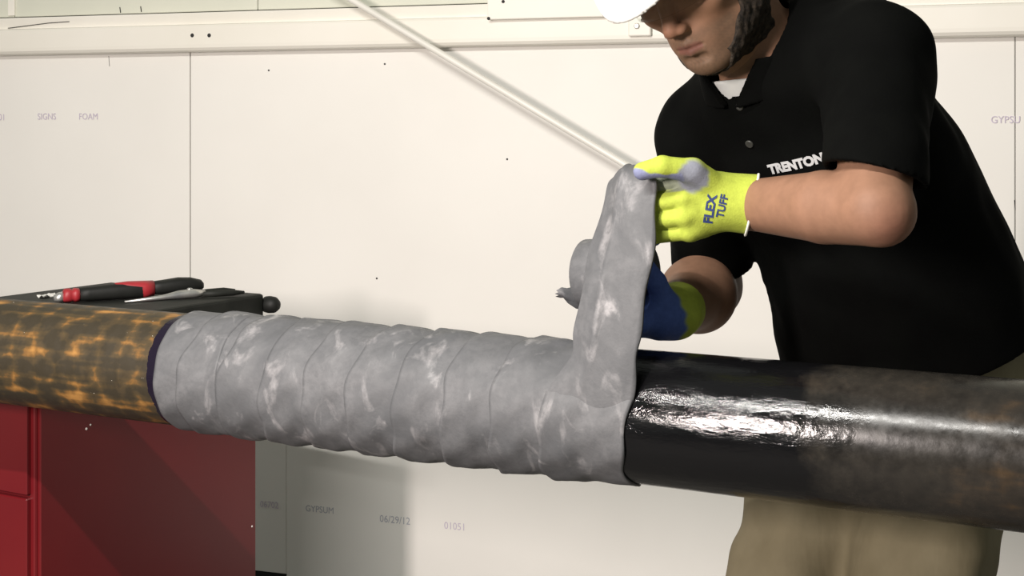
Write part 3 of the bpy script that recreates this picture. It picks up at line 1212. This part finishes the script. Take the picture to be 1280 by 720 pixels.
def right_hand(F, o):
    pl_ = P(824, 392, 1.895)
    F.cap(WR_R, P(845, 391, 1.915), 0.030 + o, 0.031 + o, 0.01)
    F.cap(P(845, 391, 1.915), pl_, 0.031 + o, 0.030 + o, 0.012)
    F.ell(pl_, (0.026 + o, 0.034 + o, 0.034 + o), None, 0.012)
    kn = [P(800, 404, 1.862), P(797, 408, 1.882), P(797, 408, 1.903), P(800, 405, 1.922)]
    pip = [P(768, 402, 1.852), P(762, 404, 1.872), P(763, 404, 1.896), P(770, 402, 1.918)]
    tip = [P(748, 388, 1.850), P(742, 388, 1.870), P(744, 388, 1.892), P(752, 388, 1.915)]
    r = [0.0115, 0.0120, 0.0115, 0.0105]
    for i in range(4):
        F.cap(pl_, kn[i], 0.018 + o, 0.0145 + o, 0.012)
        F.cap(kn[i], pip[i], r[i] + 0.001 + o, r[i] + o, 0.003)
        F.cap(pip[i], tip[i], r[i] + o, r[i] - 0.002 + o, 0.003)
    F.cap(P(830, 378, 1.885), P(820, 352, 1.870), 0.017 + o, 0.0135 + o, 0.010)
    F.cap(P(820, 352, 1.870), P(806, 330, 1.868), 0.0130 + o, 0.011 + o, 0.004)


person = empty('person', (0.50, 2.10, 0.0))
tag(person, 'person in black polo shirt, white hard hat and yellow gloves bending over the pipe', 'person')

# ---- body
fb = Field((0.10, 1.50, 0.02), (0.80, 2.36, 1.56), 0.004)
torso(fb, -0.014)
fb.cap(SH_L, EL_L, 0.054, 0.038, 0.03)
fb.cap(SH_R, EL_R, 0.054, 0.041, 0.03)
mid = EL_L * 0.62 + WR_L * 0.38
fb.cap(EL_L + np.array([0.006, 0, -0.004]), mid, 0.0385, 0.0425, 0.010)
fb.cap(mid, WR_L, 0.0425, 0.0315, 0.004)
fb.ell(EL_L + np.array([0.012, 0.008, -0.010]), (0.024, 0.026, 0.028), None, 0.008)
midr = EL_R * 0.6 + WR_R * 0.4
fb.cap(EL_R, midr, 0.048, 0.051, 0.02)
fb.cap(midr, WR_R, 0.051, 0.032, 0.02)
left_hand(fb, -0.0028)
right_hand(fb, -0.0028)
for hip, kn_, an in ((HIP_R, KN_R, AN_R), (HIP_L, KN_L, AN_L)):
    fb.cap(hip, kn_, 0.078, 0.052, 0.03)
    fb.cap(kn_, an, 0.052, 0.036, 0.02)
    fb.cap(an, an + HFW * 0.15 - EZ * 0.045, 0.034, 0.022, 0.02)
fb.cap(NECKB - TUP * 0.05, HC + HM @ np.array([0, -0.03, -0.075]), 0.057, 0.054, 0.03)
Vb, Fb = fb.mesh()

# ---- head, finer grid in its own frame
fh = Field((-0.115, -0.16, -0.22), (0.115, 0.15, 0.15), 0.0018)
nb = to_head(NECKB - TUP * 0.03)
fh.ell((0, -0.015, 0.03), (0.075, 0.098, 0.088), None, 0.02)
fh.ell((0, 0.030, -0.045), (0.060, 0.058, 0.080), None, 0.03)
for sx in (-1, 1):
    fh.cap((sx * 0.053, 0.0, -0.070), (sx * 0.018, 0.068, -0.106), 0.020, 0.017, 0.03)
    fh.ell((sx * 0.043, 0.058, -0.030), (0.023, 0.022, 0.020), None, 0.02)
fh.ell((0, 0.080, -0.107), (0.021, 0.015, 0.016), None, 0.015)
fh.ell((0, 0.074, -0.075), (0.034, 0.020, 0.026), None, 0.02)
fh.cap((-0.044, 0.072, 0.017), (0.044, 0.072, 0.017), 0.013, 0.013, 0.02)
for sx in (-1, 1):
    fh.ell((sx * 0.033, 0.099, -0.004), (0.019, 0.017, 0.014), None, 0.010, 'sub')
    fh.ell((sx * 0.032, 0.074, -0.004), (0.0150, 0.0145, 0.0125), None, 0.003)
    fh.cap((sx * 0.019, 0.0885, -0.0075), (sx * 0.045, 0.081, -0.0085), 0.0022, 0.0022, 0.002)
fh.cap((0, 0.083, 0.010), (0, 0.102, -0.034), 0.0080, 0.0088, 0.012)
fh.ell((0, 0.1070, -0.043), (0.0100, 0.0098, 0.0094), None, 0.008)
for sx in (-1, 1):
    fh.ell((sx * 0.0108, 0.0980, -0.0480), (0.0064, 0.0105, 0.0062), None, 0.006)
    fh.ell((sx * 0.0065, 0.1055, -0.0565), (0.0034, 0.005, 0.0034), None, 0.003, 'sub')
fh.cap((-0.019, 0.0865, -0.0745), (0.0, 0.0945, -0.0705), 0.0035, 0.0052, 0.004)
fh.cap((0.019, 0.0865, -0.0745), (0.0, 0.0945, -0.0705), 0.0035, 0.0052, 0.004)
fh.cap((-0.016, 0.0870, -0.0805), (0.0, 0.0930, -0.0835), 0.0035, 0.0060, 0.004)
fh.cap((0.016, 0.0870, -0.0805), (0.0, 0.0930, -0.0835), 0.0035, 0.0060, 0.004)
fh.cap((-0.021, 0.0920, -0.0775), (0.0, 0.1010, -0.0768), 0.0016, 0.0020, 0.002, 'sub')
fh.cap((0.021, 0.0920, -0.0775), (0.0, 0.1010, -0.0768), 0.0016, 0.0020, 0.002, 'sub')
fh.cap((-0.014, 0.094, -0.0945), (0.014, 0.094, -0.0945), 0.004, 0.004, 0.008, 'sub')
for sx in (-1, 1):
    fh.ell((sx * 0.0765, -0.012, -0.014), (0.0075, 0.018, 0.031), None, 0.006)
    fh.ell((sx * 0.0835, -0.008, -0.010), (0.004, 0.010, 0.018), None, 0.004, 'sub')
D_SKULL = None
fh.cap((0, -0.030, -0.06), nb, 0.053, 0.056, 0.03)
headD = fh.D.copy()
Vh, Fh = fh.mesh()
fh.D = headD

# head colours (true skin, lips, stubble, brows)
x, y, z = Vh.T
skin = np.array([0.31, 0.168, 0.102])
ruddy = np.array([0.29, 0.118, 0.078])
stub = np.array([0.120, 0.080, 0.052])
lip = np.array([0.19, 0.078, 0.060])
brow = np.array([0.030, 0.020, 0.014])
C = np.tile(skin, (len(Vh), 1))


def blend(C, col, w):
    return C * (1 - w[:, None]) + col * w[:, None]


wn = np.exp(-(((x) / 0.02) ** 2 + ((y - 0.108) / 0.02) ** 2 + ((z + 0.042) / 0.02) ** 2))
C = blend(C, ruddy, 0.35 * wn)
wst = sstep(-z, 0.052, 0.068) * sstep(y, 0.035, 0.06) * sstep(-z, 0.0, 0.01)
wst *= 1 - 0.45 * np.exp(-((np.abs(x) - 0.028) / 0.012) ** 2 - ((z + 0.075) / 0.014) ** 2)
noise_ = 0.5 + 0.5 * np.sin(x * 900 + 3 * np.sin(z * 700)) * np.sin(z * 800 + y * 500)
C = blend(C, stub, wst * (0.62 + 0.25 * noise_))
wl = ((np.abs(x) < 0.0195) & (y > 0.083)).astype(float) * np.exp(-((z + 0.0775 + 0.0 * x) / (0.0075 * np.sqrt(np.clip(1 - (x / 0.025) ** 2, 0.05, 1)))) ** 4)
C = blend(C, lip, 0.85 * wl)
wbw = np.exp(-((z - 0.021 + 0.25 * (np.abs(x) - 0.032) ** 2 / 0.02) / 0.0055) ** 2) * sstep(np.abs(x), 0.008, 0.014) * (1 - sstep(np.abs(x), 0.046, 0.054)) * (y > 0.05)
C = blend(C, brow, 0.9 * wbw)
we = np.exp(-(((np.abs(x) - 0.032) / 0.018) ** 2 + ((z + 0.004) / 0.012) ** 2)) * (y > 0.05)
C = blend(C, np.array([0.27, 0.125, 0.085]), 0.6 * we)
wlash = np.exp(-((z + 0.0085) / 0.0022) ** 2) * ((np.abs(x) > 0.018) & (np.abs(x) < 0.046) & (y > 0.078))
C = blend(C, brow, 0.9 * wlash)
Vhw = Vh @ HM.T + HC
# body colours: arms a little ruddier, right arm same skin
xb, yb, zb = Vb.T
Cb = np.tile(np.array([0.240, 0.128, 0.080]), (len(Vb), 1))
web = np.exp(-np.sum((Vb - (EL_L + np.array([0.012, -0.03, -0.02]))) ** 2, 1) / 0.030 ** 2)
Cb = blend(Cb, np.array([0.23, 0.095, 0.066]), 0.55 * web)
# the body is one mesh: head and neck go on below the collar
body_o = np_mesh('body', np.concatenate([Vb, Vhw]), np.concatenate([Fb, Fh + len(Vb)]), M_SKIN, person, np.concatenate([Cb, C]))
body_o['label'] = 'face, neck and forearms'

# beard: sideburns and jaw line, a shell over the head surface
ff = Field((-0.115, -0.16, -0.22), (0.115, 0.15, 0.15), 0.0018)
ff.D = headD - 0.0030
ff.wrinkle(0.0009, 420, 5)
X, Y, Z = ff.grids()
ax_ = np.abs(X)
# region: in front of ear, along the jaw, under the chin
up_edge = 0.028 - sstep(Y, 0.020, 0.045) * 0.098 - sstep(Y, 0.045, 0.075) * 0.030   # top limit of beard in z by y
reg = np.maximum(Z - up_edge, 0.010 - Y - sstep(-Z, 0.03, 0.08) * 0.022)
reg = np.maximum(reg, -(Z + 0.128 + 0.15 * np.clip(Y, 0, 1)))
reg = np.maximum(reg, Y - 0.0755)
reg = np.maximum(reg, 0.016 - ax_ - 0.02 * sstep(-Z, 0.105, 0.118))
ff.D = np.maximum(ff.D, (reg + 0.002 * np.sin(X * 240) * np.sin(Z * 300 + Y * 200)).astype(np.float32))
ff.D = np.maximum(ff.D, -(headD + 0.004))
Vf, Ff = ff.mesh()
beard = np_mesh('beard', Vf @ HM.T + HC, Ff, M_BEARD, person)
beard['label'] = 'dark sideburns and beard along the jaw'

# hard hat
fk = Field((-0.16, -0.19, -0.02), (0.16, 0.24, 0.20), 0.0025)
fk.ell((0, -0.010, 0.052), (0.104, 0.126, 0.108), None, 0.0)
fk.cap((0, -0.075, 0.128), (0, 0.060, 0.130), 0.022, 0.020, 0.03)
X, Y, Z = fk.grids()
fk.D = np.maximum(fk.D, 0.048 - Z - 0.02 * Y)
# brim: flattened elliptical plate, longer in front, front drooping
ry = np.where(Y > 0.0, 0.166, 0.142)
rr = np.sqrt((X / np.where(Y > 0.03, 0.124 - 0.24 * np.clip(Y - 0.03, 0, 0.15), 0.124)) ** 2 + (Y / ry) ** 2)
zc = 0.050 - 0.42 * np.clip(Y - 0.075, 0, 1) - 1.3 * X * X * np.clip(Y, 0, 0.2) / 0.15
br = np.maximum((rr - 1) * 0.11, np.abs(Z - zc) - 0.0045)
hh = np.clip(0.5 + 0.5 * (fk.D - br) / 0.012, 0, 1)
fk.D = (fk.D * (1 - hh) + br * hh - 0.012 * hh * (1 - hh)).astype(np.float32)
inner_ = np.sqrt((X / 0.098) ** 2 + ((Y + 0.010) / 0.110) ** 2 + ((Z - 0.052) / 0.102) ** 2)
fk.D = np.maximum(fk.D, -((inner_ - 1) * 0.1)).astype(np.float32)
Vk, Fk = fk.mesh()
Vk = relax(Vk, Fk, 2)
hat = np_mesh('hard_hat', Vk @ HM.T + HC, Fk, M_HAT, person)
hat['label'] = 'white hard hat with a front brim'

# safety glasses
gl_rows = []
for i in range(15):
    a = -1.15 + 2.3 * i / 14
    row = []
    for zz in (0.012, 0.004, -0.006, -0.016, -0.022):
        row.append(HC + HM @ np.array([0.073 * math.sin(a), 0.046 + 0.068 * math.cos(a) - (0.004 if zz < -0.012 else 0), zz]))
    gl_rows.append(row + [p - HF * 0.0014 for p in row[::-1]] + [row[0]])
gls = grid_mesh('safety_glasses', gl_rows, M_LENS, person)
for sx in (-1, 1):
    tube('temple_arm', [HC + HM @ np.array([sx * 0.068, 0.074, 0.006]), HC + HM @ np.array([sx * 0.078, 0.04, 0.006]), HC + HM @ np.array([sx * 0.082, -0.02, 0.004])], 0.0022, M_TRIM, gls, 8)

# ---- white undershirt ring
fu = Field(tuple(NECKB - 0.14), tuple(NECKB + 0.14), 0.0025)
nd = nrm((HC + HM @ np.array([0, -0.03, -0.075])) - NECKB)
fu.cap(NECKB - nd * 0.06, NECKB + nd * 0.08, 0.0655, 0.0640, 0.0)
NV = nrm(nd + TFW * -0.42)
fu.plane_cut(NECKB - nd * 0.006, NV)
fu.plane_cut(NECKB - nd * 0.030, -nd)
fu.shell(0.006)
Vu, Fu = fu.mesh()
np_mesh('undershirt_collar', Vu, Fu, M_TEE, person)

# ---- polo shirt
fs = Field((0.10, 1.54, 0.86), (0.84, 2.36, 1.60), 0.0036)
torso(fs, 0.012, arms=False)
fs.ell(PEL + np.array([0.0, 0.0, 0.03]), (0.182, 0.148, 0.15), HR, 0.05)
fs.ell((CHEST + BELLY) / 2 - TFW * 0.040 + TSIDE * 0.01 + EZ * 0.01, (0.15, 0.115, 0.15), TR, 0.05)
fs.ell(BELLY + TFW * 0.005 + EZ * -0.03, (0.178, 0.150, 0.17), TR, 0.05)
slL = SH_L * 0.10 + EL_L * 0.90
slR = SH_R * 0.17 + EL_R * 0.83
fs.cap(SH_L, slL, 0.073, 0.056, 0.03)
fs.cap(SH_R, slR, 0.070, 0.061, 0.03)
fs.wrinkle(0.0032, 38, 3, (1.0, 1.0, 0.55))
fs.wrinkle(0.0014, 95, 4)
fs0 = fs.D.copy()
# cuts: sleeve ends, neck hole, hem
X, Y, Z = fs.grids()


def half(p, n):
    return (X - p[0]) * n[0] + (Y - p[1]) * n[1] + (Z - p[2]) * n[2]


def ball(c, r):
    return np.sqrt((X - c[0]) ** 2 + (Y - c[1]) ** 2 + (Z - c[2]) ** 2) - r


dL = nrm(EL_L - SH_L); dR = nrm(EL_R - SH_R)
cutL = np.minimum(-half(slL - dL * 0.014, dL), 1) 
cutL = np.maximum(-(cutL), -1)
fs.D = np.where(ball(slL + dL * 0.05, 0.115) < 0, np.maximum(fs.D, half(P(1100, 213, 1.605), nrm([-0.28, -0.15, -1.0]))), fs.D)
fs.D = np.where(ball(slR + dR * 0.05, 0.115) < 0, np.maximum(fs.D, half(slR + dR * 0.006, dR)), fs.D)
# hem plane: lower in front, tilted with the hips
HEMN = nrm(np.array([0.42, -0.05, -1.0]))
fs.D = np.maximum(fs.D, half(P(1165, 467, 2.0), HEMN))
# neck opening with V
neck_d = nrm(nd)
tq = (X - NECKB[0]) * neck_d[0] + (Y - NECKB[1]) * neck_d[1] + (Z - NECKB[2]) * neck_d[2]
rad = np.sqrt(np.maximum((X - NECKB[0]) ** 2 + (Y - NECKB[1]) ** 2 + (Z - NECKB[2]) ** 2 - tq ** 2, 0))
hole = np.maximum(rad - 0.0665, -(tq + 0.06))
fs.D = np.maximum(fs.D, -hole)
fs.D = fs.D.astype(np.float32)
fs.D = np.maximum(fs.D, -(fs0 + 0.011)).astype(np.float32)
Vs, Fs = fs.mesh()
Vs = relax(Vs, Fs, 4)
shirt = np_mesh('polo_shirt', Vs, Fs, M_SHIRT, person)
shirt['label'] = 'black short-sleeved polo shirt'
SH_TREE = BVHTree.FromPolygons([tuple(v) for v in Vs], [tuple(f) for f in Fs])

# collar of the polo
fc = Field(tuple(NECKB - 0.16), tuple(NECKB + 0.16), 0.0028)
fc.cap(NECKB - nd * 0.04, NECKB + nd * 0.06, 0.088, 0.072, 0.0)
X, Y, Z = fc.grids()
fc.D = np.maximum(fc.D, (half(NECKB + nd * 0.024, nrm(nd - TFW * 0.35))).astype(np.float32))
fc.D = np.maximum(fc.D, (half(NECKB - nd * 0.012, -nd)).astype(np.float32))
outer_c = fc.D.copy()
tq = (X - NECKB[0]) * nd[0] + (Y - NECKB[1]) * nd[1] + (Z - NECKB[2]) * nd[2]
rad = np.sqrt(np.maximum((X - NECKB[0]) ** 2 + (Y - NECKB[1]) ** 2 + (Z - NECKB[2]) ** 2 - tq ** 2, 0))
fc.D = np.maximum(fc.D, (0.0690 - rad - 0.02 * tq).astype(np.float32))
# open wedge in front
fwn = nrm(TFW - nd * (TFW @ nd))
sdn = np.cross(nd, fwn)
af = (X - NECKB[0]) * fwn[0] + (Y - NECKB[1]) * fwn[1] + (Z - NECKB[2]) * fwn[2]
asd = (X - NECKB[0]) * sdn[0] + (Y - NECKB[1]) * sdn[1] + (Z - NECKB[2]) * sdn[2]
wedge = np.maximum(np.abs(asd) - 0.016 - np.clip(tq, -0.02, 0.06) * 0.75, -af)
fc.D = np.maximum(fc.D, -wedge).astype(np.float32)
Vc, Fc = fc.mesh()
Vc = relax(Vc, Fc, 2)
np_mesh('shirt_collar', Vc, Fc, M_SHIRT, shirt)


def on_shirt(px, py, tree=SH_TREE):
    o = Vector((0, 0, CAM_H))
    d = Vector(P(px, py, 1.0) - np.array([0, 0, CAM_H])).normalized()
    loc, n, i, dist = tree.ray_cast(o, d)
    return loc, n


def stick_text(body, size, px, py, ang, tree, mat, parent, name, bold=0.0, lift=0.0008, sx=1.0):
    """lettering laid on a surface around the point seen at a pixel"""
    loc, n = on_shirt(px, py, tree)
    if loc is None:
        return None
    n = np.array(n)
    if n[1] > 0:
        n = -n
    rt = nrm(np.cross(EZ, n)) * 1.0
    if rt[0] < 0:
        rt = -rt
    upv = nrm(np.cross(n, rt))
    if upv[2] < 0:
        upv = -upv
    ca_, sa_ = math.cos(ang), math.sin(ang)
    ex = rt * ca_ + upv * sa_
    ey = -rt * sa_ + upv * ca_
    V, F = text_mesh(body, size, bold)
    pts = []
    c = np.array(loc)
    for v in V:
        q = c + ex * v[0] * sx + ey * v[1]
        h, hn, _, _ = tree.ray_cast(Vector(q + n * 0.05), Vector(-n))
        if h is None:
            pts.append(q + n * lift)
        else:
            pts.append(np.array(h) + n * (lift + v[2]))
    return mesh(name, pts, F, mat, parent)


logo = stick_text('TRENTON', 0.0172, 994, 206, math.radians(13), SH_TREE, M_LOGO, shirt, 'chest_lettering', 0.0010, 0.0015, 1.0)
for px, py in ((925, 133), (937, 180)):
    loc, n = on_shirt(px, py)
    if loc is not None:
        nn_ = np.array(n)
        if nn_[1] > 0:
            nn_ = -nn_
        lathe('button', np.array(loc) - nn_ * 0.0005, nn_, [(0, 0.0058), (0.0018, 0.0058), (0.0026, 0.0044), (0.0020, 0.003)], M_BUTTON, shirt, 16)

# ---- trousers
ft = Field((0.18, 1.74, 0.05), (0.84, 2.34, 1.09), 0.0040)
ft.ell(PEL, (0.172, 0.138, 0.15), HR, 0.04)
for hip, kn_, an in ((HIP_R, KN_R, AN_R), (HIP_L, KN_L, AN_L)):
    ft.cap(hip, kn_, 0.099, 0.086, 0.03)
    ft.cap(kn_, an, 0.076, 0.066, 0.03)
ft.wrinkle(0.0060, 34, 11, (0.9, 0.9, 0.8))
ft.wrinkle(0.0030, 55, 17, (1.2, 1.2, 0.5))
ft.wrinkle(0.0018, 80, 12)
ft0 = ft.D.copy()
X, Y, Z = ft.grids()
ft.D = np.maximum(ft.D, Z - 1.065)
ft.D = np.maximum(ft.D, 0.075 - Z)
ft.D = np.maximum(ft.D, -(ft0 + 0.010)).astype(np.float32)
Vt, Ft = ft.mesh()
Vt = relax(Vt, Ft, 2)
pants = np_mesh('trousers', Vt, Ft, M_PANTS, person)
pants['label'] = 'loose khaki trousers'

# ---- boots
for an in (AN_R, AN_L):
    fo = Field((an[0] - 0.28, an[1] - 0.28, -0.005), (an[0] + 0.16, an[1] + 0.14, 0.19), 0.004)
    fo.cap(an + EZ * 0.08, an - EZ * 0.02, 0.050, 0.050, 0.02)
    fo.cap(an - EZ * 0.045 - HFW * 0.02, an + HFW * 0.15 - EZ * 0.05, 0.045, 0.044, 0.03)
    X, Y, Z = fo.grids()
    fo.D = np.maximum(fo.D, 0.018 - Z)
    fo.D = np.maximum(fo.D, Z - 0.165).astype(np.float32)
    Vo, Fo = fo.mesh()
    bt = np_mesh('boot', Vo, Fo, M_BOOT, person)
    fo = Field((an[0] - 0.28, an[1] - 0.28, -0.01), (an[0] + 0.16, an[1] + 0.14, 0.12), 0.004)
    fo.cap(an - EZ * 0.045 - HFW * 0.02, an + HFW * 0.15 - EZ * 0.05, 0.051, 0.049, 0.03)
    X, Y, Z = fo.grids()
    fo.D = np.maximum(fo.D, np.maximum(0.0005 - Z, Z - 0.022)).astype(np.float32)
    Vo, Fo = fo.mesh()
    np_mesh('sole', Vo, Fo, M_SOLE, bt)

# ---- gloves
YEL = np.array([0.40, 0.47, 0.062]); GREYB = np.array([0.215, 0.225, 0.265]); BLUE = np.array([0.085, 0.140, 0.42]); LILAC = np.array([0.20, 0.21, 0.40])


def seg_dist(V, a, b):
    a = np.asarray(a); b = np.asarray(b)
    d = b - a
    t = np.clip((V - a) @ d / (d @ d), 0, 1)
    return np.linalg.norm(V - a - t[:, None] * d, axis=1)


fg = Field((0.09, 1.70, 1.14), (0.36, 1.87, 1.34), 0.0017)
left_hand(fg, 0.0)
gdir = nrm(EL_L - WR_L)
cdirL = nrm(P(946, 256, 1.785) - P(908, 252, 1.787))
fg.cap(P(905, 252, 1.787), P(960, 257, 1.780), 0.0345, 0.0385, 0.012)
fg.D = fg.D.astype(np.float32)
fg.plane_cut(P(940, 256, 1.783), nrm(np.array([1.0, -0.15, -0.22])))
Vg, Fg = fg.mesh()
Cg = np.tile(YEL, (len(Vg), 1))
wob_ = 0.0012 * np.sin(Vg[:, 0] * 230 + 2 * np.sin(Vg[:, 2] * 170)) + 0.0006 * np.sin(Vg[:, 2] * 710 + 1 + Vg[:, 0] * 390)
# coated palm side: thumb pad, web between thumb and index, finger undersides
web = np.linalg.norm((Vg - P(866, 221, 1.745)) * [1.0, 0.55, 1.0], axis=1) + wob_
Cg = blend(Cg, GREYB, 1 - sstep(web, 0.016, 0.024))
tip_d = seg_dist(Vg, P(845, 219, 1.750), P(800, 219, 1.752)) + wob_ * 0.5
Cg = blend(Cg, np.array([0.20, 0.215, 0.335]), (1 - sstep(tip_d, 0.0105, 0.0120)) * (Vg[:, 2] < P(0, 207, 1.752)[2]))
ind_d = seg_dist(Vg, P(850, 228, 1.765), P(815, 230, 1.780))
Cg = blend(Cg, GREYB, 0.75 * (1 - sstep(ind_d, 0.0095, 0.0125)))
Cg = blend(Cg, BLUE, sstep(Vg[:, 1], 1.800, 1.806))
gloveL = np_mesh('work_glove', Vg, Fg, M_GLOVE, person, Cg)
gloveL['label'] = 'yellow glove with grey coated thumb holding the tape strip up'
GT = BVHTree.FromPolygons([tuple(v) for v in Vg], [tuple(f) for f in Fg])
stick_text('FLEX', 0.0150, 888, 262, math.radians(78), GT, M_NAVY, gloveL, 'glove_lettering', 0.0006, 0.0008, 1.15)
stick_text('TUFF', 0.0125, 903, 258, math.radians(78), GT, M_NAVY, gloveL, 'glove_lettering', 0.0004, 0.0008, 1.05)
# white edge of the cuff
ring = []
nrmc = nrm(np.array([1.0, -0.15, -0.22]))
c0_ = P(940, 256, 1.783)
u_ = nrm(np.cross(EZ, nrmc)); w_ = np.cross(nrmc, u_)
ring = [c0_ + 0.0386 * (math.cos(a) * u_ + math.sin(a) * w_) for a in np.linspace(0, 2 * math.pi, 41)]
tube('cuff_edge', ring, 0.0017, M_TRIM, gloveL, 8, cap=False)

fg = Field((0.07, 1.78, 1.00), (0.30, 2.02, 1.20), 0.0020)
right_hand(fg, 0.0)
gd = nrm(EL_R - WR_R)
fg.cap(P(840, 391, 1.912), WR_R + gd * 0.05, 0.0335, 0.0400, 0.012)
fg.plane_cut(WR_R + gd * 0.006, gd)
Vg, Fg = fg.mesh()
Cg = np.tile(YEL, (len(Vg), 1))
wq = (Vg - P(833, 391, 1.905)) @ nrm(np.array([0.75, 0.60, 0.25])) + 0.002 * np.sin(Vg[:, 2] * 300)
Cg = blend(Cg, BLUE, 1 - sstep(wq, -0.004, 0.004))
gloveR = np_mesh('work_glove', Vg, Fg, M_GLOVE, person, Cg)
gloveR['label'] = 'yellow and blue glove holding the tape roll'

print('tris approx', sum(len(o.data.polygons) * 2 for o in COL.objects if o.type == 'MESH'))
